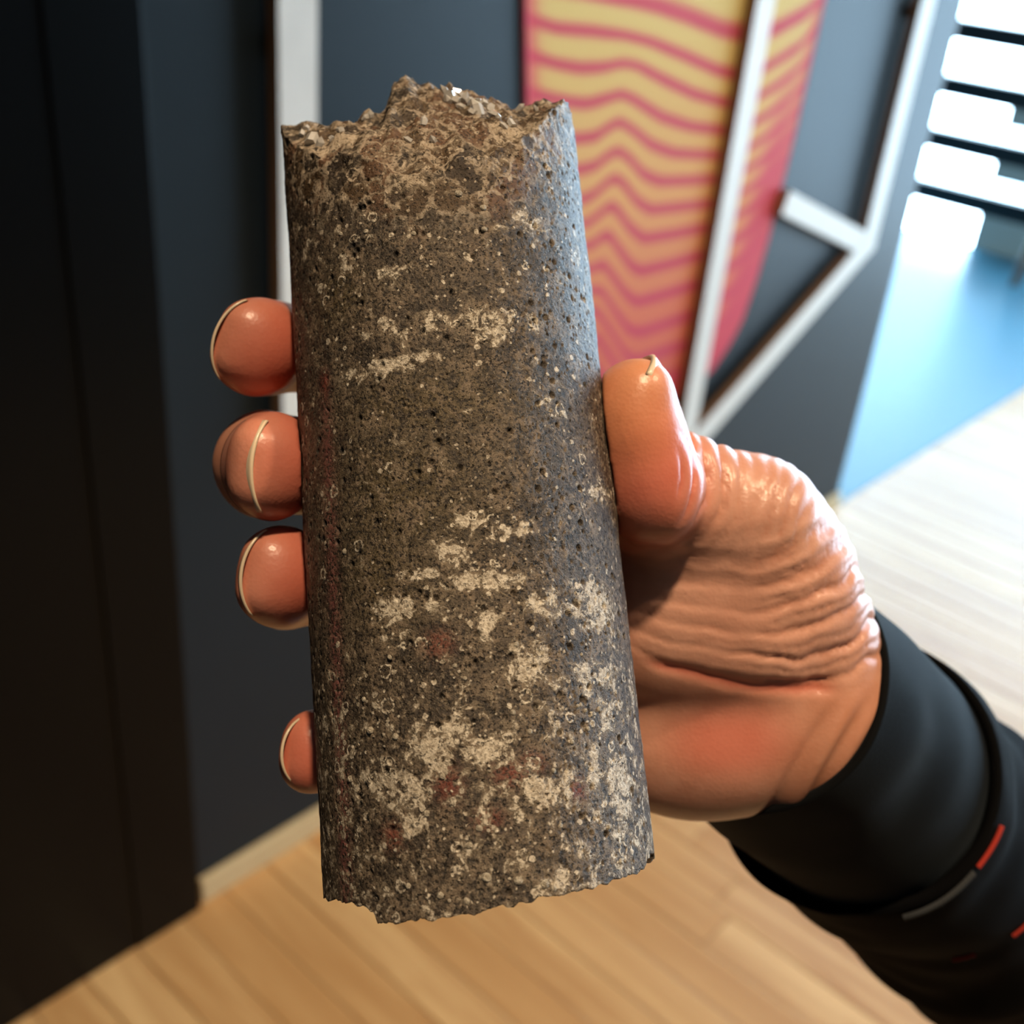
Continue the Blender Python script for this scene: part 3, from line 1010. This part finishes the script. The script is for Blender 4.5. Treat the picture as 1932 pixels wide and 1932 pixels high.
def build_hand():
    h = 0.72
    lo = np.array([-66.0, -82.0, 176.0])
    hi = np.array([112.0, 46.0, 300.0])
    nx, ny, nz = [int(math.ceil((hi[i] - lo[i]) / h)) + 1 for i in range(3)]
    X = (lo[0] + h * np.arange(nx, dtype=np.float32))[:, None, None]
    Y = (lo[1] + h * np.arange(ny, dtype=np.float32))[None, :, None]
    Z = (lo[2] + h * np.arange(nz, dtype=np.float32))[None, None, :]

    def cap(A, B, ra, rb, n=None, th=1.0, endscale=1.0):
        """tapered capsule flattened along n by th"""
        A, B = A.astype(np.float32), B.astype(np.float32)
        ab = B - A
        L2 = float(ab @ ab)
        pad = max(ra, rb) + 16
        mn, mx = np.minimum(A, B) - pad, np.maximum(A, B) + pad
        s = tuple(slice(max(0, int((mn[i] - lo[i]) / h)), max(1, min((nx, ny, nz)[i], int((mx[i] - lo[i]) / h) + 1))) for i in range(3))
        x, y, z = X[s[0]] - A[0], Y[:, s[1]] - A[1], Z[:, :, s[2]] - A[2]
        t = np.clip((x * ab[0] + y * ab[1] + z * ab[2]) / L2, 0, 1)
        qx, qy, qz = x - t * ab[0], y - t * ab[1], z - t * ab[2]
        d2 = qx * qx + qy * qy + qz * qz
        if n is not None:
            qn = qx * n[0] + qy * n[1] + qz * n[2]
            d2 = d2 + qn * qn * (1 / th ** 2 - 1)
        if endscale != 1.0:
            u = unit(ab)
            qa = qx * u[0] + qy * u[1] + qz * u[2]
            d2 = d2 + qa * qa * (1 / endscale ** 2 - 1)
        r = ra + (rb - ra) * t
        return s, (np.sqrt(d2) - r) * (0.5 + 0.5 * th)

    def ell(c, rad, axes):
        c = c.astype(np.float32)
        x, y, z = X - c[0], Y - c[1], Z - c[2]
        k = 0
        for a, r in zip(axes, rad):
            q = (x * a[0] + y * a[1] + z * a[2]) / r
            k = k + q * q
        return (np.sqrt(k) - 1) * min(rad)

    BIG = np.float32(60)

    def new():
        return np.full((nx, ny, nz), BIG, np.float32)

    def smin(a, b, k):
        hh = np.clip(0.5 + 0.5 * (b - a) / k, 0, 1)
        return b + (a - b) * hh - k * hh * (1 - hh)

    def add(F, prim, k):
        s, d = prim
        F[s] = smin(F[s], d.astype(np.float32), k)

    # palm and wrist
    palm = new()
    palm_n = unit(np.array([-0.15, 0.05, -1.0]))
    heel = P(1500, 1330, 242)
    for f, rr_ in (('index', 11), ('middle', 11), ('ring', 11), ('little', 10)):
        m = FINGERS[f]['j'][0]
        add(palm, cap(m, heel + (m - heel) * 0.12, rr_, 13.5, palm_n, 0.92), 7)
    WR_W = unit(np.cross(ARM_DIR, np.array([0, 0, 1.0])))            # wrist width direction, in view
    WR_N = unit(np.cross(WR_W, ARM_DIR))
    add(palm, cap(P(1488, 1326, 243), SLV0 + ARM_DIR * 60, 23.5, 25, WR_N, 0.95), 9)
    # thenar and hypothenar pads
    thn = ell(P(1370, 1130, 227), (21, 26, 15), (unit(np.array([.55, -.84, 0])), unit(np.array([.84, .55, 0])), np.array([0, 0, 1.0])))
    palm = smin(palm, thn, 6)
    add(palm, cap(P(1190, 1040, 229), P(1400, 1060, 226), 10.5, 11.5), 6)
    add(palm, cap(P(1190, 1190, 231), P(1420, 1200, 229), 12, 12), 6)
    hyp = ell(P(1345, 1400, 233), (24, 15.5, 14), (unit(np.array([.95, .1, .1])), unit(np.array([-.1, .95, .0])), np.array([0, 0, 1.0])))
    palm = smin(palm, hyp, 5)
    # thumb
    tj = TH_J
    tn = unit(np.array([0.90, 0.42, 0.10]))                             # nail normal of the thumb
    thumb = new()
    add(thumb, cap(tj['mcp'], tj['cmc'], 12.5, 13.5), 4)
    add(thumb, cap(tj['prox'], tj['mcp'], 8.6, 12.0), 3)
    add(thumb, cap(P(1215, 960, 214), tj['mcp'], 8.5, 11.0), 4)
    dist = new()
    pb = tj['tip'] + (tj['ip'] - tj['tip']) * 0.30
    add(dist, cap(tj['tip'], tj['ip'], 8.8, 9.6, tn, 0.86), 3)
    add(dist, cap(pb - tn * 0.9, pb + (tj['ip'] - tj['tip']) * 0.35 - tn * 0.9, 8.6, 8.8), 4)
    tax = unit(tj['tip'] - tj['ip'])
    tnn = unit(tn - tax * (tn @ tax))
    tw = np.cross(tax, tnn)
    bed = tj['tip'] + tax * 4.6 + tnn * 2.6
    add(dist, cap(bed - tw * 3.2, bed + tw * 3.2, 4.0, 4.0), 4)
    add(dist, cap(tj['ip'], P(1262, 940, 214), 9.3, 9.0), 3)
    thumb = smin(thumb, dist, 1.6)
    hand = smin(palm, thumb, 5)
    # fingers, each on its own so that neighbours stay apart
    info = {}
    fing = new()
    for name, f in FINGERS.items():
        j, r = f['j'], f['r']
        a = unit(j[3] - j[2])
        ro = math.radians(f['roll'])
        n = np.array([-math.cos(ro), math.sin(ro), 0.0])
        n = unit(n - a * (n @ a))
        w = np.cross(a, n)
        info[name] = (j[3], a, n, w, r[3], f['th'])
        g = new()
        ax_w = unit(np.cross(j[2] - j[1], n))
        add(g, cap(j[0], j[1], r[0], r[1]), 2)
        add(g, cap(j[1], j[2], r[1], r[2] * (0.96 if name == 'middle' else 0.86)), 2)
        add(g, cap(j[2], j[3], r[2] , r[3], n, f['th'], 0.86), 2.5)
        bed = j[3] + a * (r[3] * 0.86 - 3.9) + n * (r[3] * f['th'] - 4.4)
        add(g, cap(bed - w * r[3] * 0.34, bed + w * r[3] * 0.34, 3.7, 3.7), 4)
        padc = j[3] - n * 1.2 - a * 1.0
        add(g, cap(padc, padc - a * 6, r[3] * 0.82, r[3] * 0.82), 3)
        fing = smin(fing, g, 0.8)
    hand = smin(hand, fing, 3.5)
    # flatten where the hand presses on the core
    ax_, ay_, az_ = X - CB[0], Y - CB[1], Z - CB[2]
    al = ax_ * CZ[0] + ay_ * CZ[1] + az_ * CZ[2]
    rr2 = np.sqrt(np.maximum(ax_ * ax_ + ay_ * ay_ + az_ * az_ - al * al, 0))
    hand = np.maximum(hand, (CR + 0.15 - rr2))
    F = hand
    # ---- surface nets
    s = F < 0
    cs = np.zeros((nx - 1, ny - 1, nz - 1), np.int8)
    for dx in (0, 1):
        for dy in (0, 1):
            for dz in (0, 1):
                cs += s[dx:nx - 1 + dx, dy:ny - 1 + dy, dz:nz - 1 + dz]
    act = (cs > 0) & (cs < 8)
    ci = np.argwhere(act)
    vid = np.full(act.shape, -1, np.int64)
    vid[act] = np.arange(len(ci))
    acc = np.zeros((len(ci), 3))
    cnt = np.zeros(len(ci))
    corners = [(a, b, c) for a in (0, 1) for b in (0, 1) for c in (0, 1)]
    for a in corners:
        for ax in range(3):
            if a[ax] == 1:
                continue
            b = list(a)
            b[ax] = 1
            fa = F[ci[:, 0] + a[0], ci[:, 1] + a[1], ci[:, 2] + a[2]]
            fb = F[ci[:, 0] + b[0], ci[:, 1] + b[1], ci[:, 2] + b[2]]
            m = (fa < 0) != (fb < 0)
            t = np.where(m, fa / np.where(m, fa - fb, 1), 0)
            p = np.array(a, float)[None] + np.zeros((len(ci), 3))
            p[:, ax] += t
            acc += p * m[:, None]
            cnt += m
    V = lo + h * (ci + acc / cnt[:, None])
    Fs = []
    for ax in range(3):
        sl0 = [slice(1, -1)] * 3
        sl0[ax] = slice(0, None)
        A = s[tuple([slice(None) if i != ax else slice(0, -1) for i in range(3)])]
        B = s[tuple([slice(None) if i != ax else slice(1, None) for i in range(3)])]
        e = np.argwhere(A != B)
        o1, o2 = [i for i in range(3) if i != ax]
        ok = (e[:, o1] > 0) & (e[:, o2] > 0) & (e[:, o1] < act.shape[o1]) & (e[:, o2] < act.shape[o2])
        e = e[ok]
        def cell(d1, d2):
            q = e.copy()
            q[:, o1] -= d1
            q[:, o2] -= d2
            return vid[q[:, 0], q[:, 1], q[:, 2]]
        quad = np.stack([cell(1, 1), cell(0, 1), cell(0, 0), cell(1, 0)], -1)
        inside = A[e[:, 0], e[:, 1], e[:, 2]]
        flip = inside if ax != 1 else ~inside
        quad[~flip] = quad[~flip][:, ::-1]
        Fs.append(quad)
    Q = np.concatenate(Fs)
    Q = Q[(Q >= 0).all(1)]
    # light smoothing
    E = np.concatenate([Q[:, [0, 1]], Q[:, [1, 2]], Q[:, [2, 3]], Q[:, [3, 0]]])

    def lap(P_, lam):
        sm = np.zeros_like(P_)
        c = np.zeros(len(P_))
        for k in range(3):
            sm[:, k] = np.bincount(E[:, 0], P_[E[:, 1], k], len(P_)) + np.bincount(E[:, 1], P_[E[:, 0], k], len(P_))
        c = np.bincount(E[:, 0], minlength=len(P_)) + np.bincount(E[:, 1], minlength=len(P_))
        return P_ + lam * (sm / c[:, None] - P_)
    for _ in range(4):
        V = lap(V, 0.5)
        V = lap(V, -0.52)
    # vertex normals
    fn = np.cross(V[Q[:, 2]] - V[Q[:, 0]], V[Q[:, 3]] - V[Q[:, 1]])
    N = np.zeros_like(V)
    for k in range(4):
        for c in range(3):
            N[:, c] += np.bincount(Q[:, k], fn[:, c], len(V))
    N /= np.linalg.norm(N, axis=1)[:, None] + 1e-9
    # outward check: normals should point to increasing F; use centroid of volume far from camera heuristically
    gi = np.clip(((V + N * 1.5 - lo) / h).astype(int), 0, np.array([nx, ny, nz]) - 1)
    if np.mean(F[gi[:, 0], gi[:, 1], gi[:, 2]] > 0) < 0.5:
        Q = Q[:, ::-1]
        N = -N
    # ---- skin folds of the thenar mound, thumb joint and wrist (as relief on the palm side)
    px = V[:, 0] * F_PX / V[:, 2] + 966
    py = 966 - V[:, 1] * F_PX / V[:, 2]
    facing = sstep(0.15, -0.25, N[:, 2])
    q3 = V * 0.11
    wob = fbm(q3, 2, 41) * 22 + fbm(q3 * 2.2, 2, 42) * 6
    xc = 1350 + 0.55 * (py - 1070)
    v1 = py + 0.00105 * (px - xc) ** 2 + wob
    ph = v1 / 46 * 2 * math.pi
    ridge = lambda a: 1 - np.abs(np.sin(a / 2)) ** 0.6
    fold = (-(ridge(ph)) * 0.75 - 0.35 * ridge(ph * 2.1 + 1.3))
    m1 = sstep(1195, 1290, px + 0.25 * (py - 1000)) * sstep(985, 1045, py + 0.15 * (px - 1300)) * sstep(1330, 1270, v1) * facing
    strong = 0.55 + 0.85 * sstep(1380, 1560, px)
    dsp = m1 * fold * strong * (0.75 + 0.5 * vnoise(q3 * 1.7, 44))
    # deep thenar crease
    crease = np.exp(-((v1 - 1302) / 12) ** 2) * sstep(1200, 1260, px) * sstep(1600, 1540, px) * facing
    dsp -= crease * 0.95
    # thumb joint folds, arcs that cross the bent joint
    rad = np.hypot(px - 1180, py - 900) + wob * 0.5
    fold2 = -ridge(rad / 27 * 2 * math.pi)
    m2 = np.exp(-((px - 1335) / 62) ** 2 - ((py - 905) / 80) ** 2) * sstep(1268, 1290, px + 0.0 * py)
    dsp += m2 * fold2 * 2.1 * (0.8 + 0.4 * vnoise(q3 * 2, 45))
    # fine shrivel over the back of the thumb
    m3 = np.exp(-((px - 1470) / 90) ** 2 - ((py - 960) / 90) ** 2)
    dsp += m3 * (-ridge((px * 0.55 + py * 0.2 + wob) / 19 * 2 * math.pi)) * 0.65
    # wrist tendons
    ln = (px - 1480) * 0.86 + (py - 1530) * 0.50
    along = sstep(1290, 1400, py) * sstep(1385, 1440, px)
    dsp += (np.exp(-((ln - 8) / 13) ** 2) + 0.8 * np.exp(-((ln - 48) / 12) ** 2)) * along * 1.0 * facing
    dsp -= (np.exp(-((ln + 22) / 11) ** 2) + 0.6 * np.exp(-((ln - 29) / 9) ** 2)) * along * 0.8 * facing
    # faint print lines on the thumb pad
    m4 = np.exp(-((px - 1195) / 70) ** 2 - ((py - 800) / 110) ** 2)
    dsp += m4 * np.sin((py - 0.35 * px + wob * 0.3) / 9 * 2 * math.pi) * 0.03
    V = V + N * dsp[:, None]
    # ---- skin tone maps
    red = np.zeros(len(V))
    for (tp, a, n_, w_, r_, t_) in info.values():
        d = np.linalg.norm(V - (tp - n_ * 4), axis=1)
        red = np.maximum(red, sstep(17, 5, d))
    d = np.linalg.norm(V - P(1215, 860, 200), axis=1)
    red = np.maximum(red, 0.9 * sstep(22, 6, d))
    d = np.hypot((px - 1380) / 150, (py - 1400) / 90)
    red = np.maximum(red, 0.75 * sstep(1.2, 0.2, d))
    red = np.maximum(red, 0.8 * crease)
    dcore = np.abs(np.linalg.norm(np.cross(V - CB, CZ), axis=1) - CR)
    red = np.maximum(red, 0.8 * sstep(10, 1, dcore))
    pale = np.clip(m1 * 0.5 + m2 * 0.5 + m3 * 0.6, 0, 1) * sstep(-0.3, 0.2, dsp + 0.35)
    wr = sstep(1450, 1600, px + 0.4 * (py - 1350)) * sstep(1200, 1350, py)
    o_me = mesh_np('hand', (to_world(V) - to_world(WRIST)), Q, True)
    add_attr(o_me, 'red', red)
    add_attr(o_me, 'pale', pale)
    add_attr(o_me, 'tan', wr)
    add_attr(o_me, 'blanch', sstep(15, 4, np.linalg.norm((V - P(1172, 745, 199)) * [1, 0.8, 1], axis=1)))
    return o_me, info


def skin_mat():
    t = NT('skin')
    co = t.coord('Object')
    n1 = t.noise(co, 90, 4, 0.6)
    n2 = t.noise(co, 1100, 3, 0.6)
    v = t.voro(co, 1500)
    c = t.mix(t.step(n1, 0.3, 0.7), lin((198, 138, 114)), lin((214, 156, 132)))
    c = t.mix(t.math('MULTIPLY', t.attr('red'), 0.85), c, lin((206, 102, 82)))
    c = t.mix(t.math('MULTIPLY', t.attr('tan'), 0.5), c, lin((178, 118, 84)))
    c = t.mix(t.math('MULTIPLY', t.attr('pale'), 0.30), c, lin((226, 190, 172)))
    c = t.mix(t.math('MULTIPLY', t.attr('blanch'), 0.5), c, lin((228, 160, 108)))
    h = t.math('ADD', t.math('MULTIPLY', n2, 0.6), t.math('MULTIPLY', v.outputs['Distance'], 0.5))
    t.set(Base_Color=c, Roughness=0.34, Specular_IOR_Level=0.6, Normal=t.bump(h, 0.26, 0.0002))
    t.b.inputs['Subsurface Weight'].default_value = 0.12
    t.b.inputs['Subsurface Radius'].default_value = (1.0, 0.35, 0.2)
    t.b.inputs['Subsurface Scale'].default_value = 0.003
    return t.m


person = empty('person', tuple(to_world(WRIST)), "person's right hand with black jacket sleeve, fingers and thumb gripping the rock core", 'person')
hand_me, finfo = build_hand()
hand = link('hand', hand_me, skin_mat(), person)


def nail_mat():
    t = NT('fingernail')
    s_ = t.attr('tip')
    n = t.noise(t.coord('Object'), 300, 2)
    c = t.mix(n, lin((180, 122, 106)), lin((196, 140, 122)))
    c = t.mix(t.step(s_, 0.89, 0.93), c, lin((226, 206, 178)))
    t.set(Base_Color=c, Roughness=0.22, Specular_IOR_Level=0.6)
    t.b.inputs['Subsurface Weight'].default_value = 0.1
    t.b.inputs['Subsurface Radius'].default_value = (1.0, 0.4, 0.3)
    t.b.inputs['Subsurface Scale'].default_value = 0.001
    return t.m


MAT_NAIL = nail_mat()


def nail(tip, a, n, w, r, th, L0, L1, halfang=62, lift=0.12, over=1.0, thick=0.5):
    """curved plate on the back of the last joint: from L0 behind the tip centre to L1 beyond"""
    NU, NV = 22, 26
    top, tt = [], []
    for i in range(NV):
        v = i / (NV - 1)
        for k in range(NU):
            u = k / (NU - 1) * 2 - 1
            # rounded free edge and rounded root
            s0 = L0 + 1.6 * u * u
            s1 = L1 - 2.2 * u * u
            s_ = s0 + (s1 - s0) * v
            ang = math.radians(halfang) * u
            drop = 0.028 * max(0, s_) ** 1.9
            rw, rn = r * 0.98 * over, (r * th + lift) * over
            p = tip + a * s_ + w * (rw * math.sin(ang)) + n * (rn * math.cos(ang) - drop)
            top.append(p)
            tt.append(max(v, 0.97 if abs(u) > 0.92 else 0.0))
    top = np.array(top)
    low = top - n * thick
    N0 = NU * NV
    idx = np.arange(N0).reshape(NV, NU)
    F = np.stack([idx[:-1, :-1], idx[:-1, 1:], idx[1:, 1:], idx[1:, :-1]], -1).reshape(-1, 4)
    ring = np.concatenate([idx[0, :], idx[1:, -1], idx[-1, -2::-1], idx[-2:0:-1, 0]])
    r2 = np.roll(ring, -1)
    FS = np.stack([ring, ring + N0, r2 + N0, r2], -1)
    V = np.concatenate([top, low])
    c = top.mean(0)
    me = mesh_np('fingernail', to_world(V) - to_world(c), np.concatenate([F, F[:, ::-1] + N0, FS]), True)
    bm = bmesh.new()
    bm.from_mesh(me)
    bmesh.ops.recalc_face_normals(bm, faces=bm.faces[:])
    bm.to_mesh(me)
    bm.free()
    add_attr(me, 'tip', np.array(tt + tt))
    o = link('fingernail', me, MAT_NAIL, hand)
    o.location = Vector(to_world(c)) - person.location
    return o


for name, (tp, a, n, w, r, th) in finfo.items():
    tl = math.radians(FINGERS[name]['tilt'])
    a, n = a * math.cos(tl) - n * math.sin(tl), n * math.cos(tl) + a * math.sin(tl)
    nail(tp, a, n, w, r, th, -5.5, {'index': 8.3, 'middle': 8.0, 'ring': 8.5, 'little': 6.5}[name], 58)
ta = unit(TH_J['tip'] - TH_J['ip'])
tn_ = np.array([0.90, 0.42, 0.10])
tn_ = unit(tn_ - ta * (tn_ @ ta))
tl = math.radians(4)
ta, tn_ = ta * math.cos(tl) - tn_ * math.sin(tl), tn_ * math.cos(tl) + ta * math.sin(tl)
nail(TH_J['tip'], ta, tn_, np.cross(ta, tn_), 8.8, 0.86, -7.5, 8.9, 60, 0.75, 1.0, 0.8)


# ---- sleeve
def cloth_mat(name, rgb, rough, sheen=0.3):
    t = NT(name)
    co = t.coord('Object')
    n1 = t.noise(co, 60, 4, 0.6)
    n2 = t.noise(co, 2600, 3, 0.7)
    c = lin(rgb)
    dk = tuple(x * 0.6 for x in c[:3]) + (1,)
    t.set(Base_Color=t.mix(n1, dk, c), Roughness=rough, Normal=t.bump(n2, 0.35, 0.0004))
    t.b.inputs['Sheen Weight'].default_value = sheen
    t.b.inputs['Specular IOR Level'].default_value = 0.12
    t.b.inputs['Sheen Roughness'].default_value = 0.4
    t.b.inputs['Sheen Tint'].default_value = (0.5, 0.65, 0.8, 1)
    return t.m


MAT_CUFF = cloth_mat('navy_black_knit', (8, 10, 12), 0.85, 0.06)
MAT_SLEEVE = cloth_mat('black_fleece', (4, 4, 5), 0.95, 0.0)
MAT_REDST = cloth_mat('red_thread', (190, 62, 48), 0.7, 0.0)
MAT_GREYST = cloth_mat('grey_piping', (70, 72, 74), 0.5, 0.1)

SU = unit(np.cross(ARM_DIR, np.array([0, 0, 1.0])))     # across, in view (towards upper right / lower left)
SN = unit(np.cross(SU, ARM_DIR))
if SN[2] > 0:
    SN = -SN                                             # towards the viewer


def slv_pt(L, phi, r):
    return SLV0 + ARM_DIR * L + r * (np.cos(phi) * SU + np.sin(phi) * SN * 1.02)


def tube(Ls, rfun, NP=160, thick=1.6):
    phi = np.linspace(0, 2 * math.pi, NP, endpoint=False)
    rows = []
    for L in Ls:
        rows.append(np.array([slv_pt(L, p, rfun(L, p)) for p in phi]))
    inner = []
    for L in Ls[::-1]:
        inner.append(np.array([slv_pt(L + (0.0), p, rfun(L, p) - thick) for p in phi]))
    R0 = np.array(rows + inner)
    n = R0.shape[0]
    V = R0.reshape(-1, 3)
    idx = np.arange(n * NP).reshape(n, NP)
    nxt = np.roll(idx, -1, 1)
    i2 = np.roll(idx, -1, 0)
    n2 = np.roll(nxt, -1, 0)
    return V, np.stack([idx, nxt, n2, i2], -1).reshape(-1, 4)


def fold_noise(L, p, s):
    q = np.array([[math.cos(p) * 1.6, math.sin(p) * 1.6, L * 0.035]])
    q2 = np.array([[math.cos(p) * 0.9 + L * 0.02, math.sin(p) * 0.9, L * 0.075]])
    return float(fbm(q + 5, 2, s)[0]) , float(vnoise(q2 + 9, s + 3)[0])


def r_cuff(L, p):
    base = np.interp(L, [0, 8, 25, 60, 90], [27.6, 28.2, 29.6, 32.0, 33.0])
    a, b = fold_noise(L, p, 61)
    # lies a little wider above the thumb side
    return base + 1.2 * a + 0.8 * b


def r_slv(L, p):
    base = np.interp(L, [58, 61, 72, 120, 180, 260, 330], [34.0, 34.6, 35.2, 36.0, 39.5, 45, 50])
    a, b = fold_noise(L, p, 71)
    rip = math.sin(L / 13.0 + 2.0 * math.cos(p) + 3 * a) * sstep(60, 110, np.array([L]))[0]
    return base + 2.2 * a + 1.6 * b + 1.3 * rip


def put(name, V, F, mat, parent):
    c = V.mean(0)
    me = mesh_np(name, to_world(V) - to_world(c), F, True)
    bm = bmesh.new()
    bm.from_mesh(me)
    bmesh.ops.recalc_face_normals(bm, faces=bm.faces[:])
    bm.to_mesh(me)
    bm.free()
    o = link(name, me, mat, parent)
    o.matrix_parent_inverse = Matrix.Identity(4)
    base = Vector(to_world(WRIST))
    q = parent
    off = Vector((0, 0, 0))
    while q is not None and q is not person:
        off += q.location
        q = q.parent
    o.location = Vector(to_world(c)) - base - off
    return o


Vs, Fs_ = tube(np.concatenate([[58, 59, 60.5], np.linspace(63, 330, 110)]), r_slv, 150, 2.2)
sleeve = put('jacket_sleeve', Vs, Fs_, MAT_SLEEVE, person)
Vc, Fc = tube(np.concatenate([[0, 0.6, 2], np.linspace(4, 88, 56)]), r_cuff, 150, 1.8)
put('inner_cuff', Vc, Fc, MAT_CUFF, sleeve)['label'] = 'blue-black inner cuff around the wrist'


def cord(L, p0, p1, rad, up, n=60):
    V, F = [], []
    ps = np.linspace(p0, p1, n)
    K = 8
    for i, p in enumerate(ps):
        c = slv_pt(L, p, r_slv(L, p) + up)
        o_ = unit(np.cos(p) * SU + np.sin(p) * SN)
        for k in range(K):
            an = 2 * math.pi * k / K
            rr_ = rad * (1 + 0.12 * math.sin(i * 1.9 + k))
            V.append(c + rr_ * (math.cos(an) * o_ + math.sin(an) * ARM_DIR))
    for i in range(n - 1):
        for k in range(K):
            F.append((i * K + k, i * K + (k + 1) % K, (i + 1) * K + (k + 1) % K, (i + 1) * K + k))
    return np.array(V), np.array(F)


cords = [(61, 1.62, 1.92, 0.65, 0.25, MAT_REDST, 'red_stitching'), (61, 1.05, 1.58, 0.8, 0.25, MAT_GREYST, 'grey_piping'),
         (108, 1.0, 1.16, 0.6, 0.2, MAT_REDST, 'red_stitching'), (108, 1.45, 1.62, 0.6, 0.2, MAT_REDST, 'red_stitching')]
for (L, a, b, rd_, up, mt, nm) in cords:
    v_, f_ = cord(L, a, b, rd_, up)
    put(nm, v_, f_, mt, sleeve)
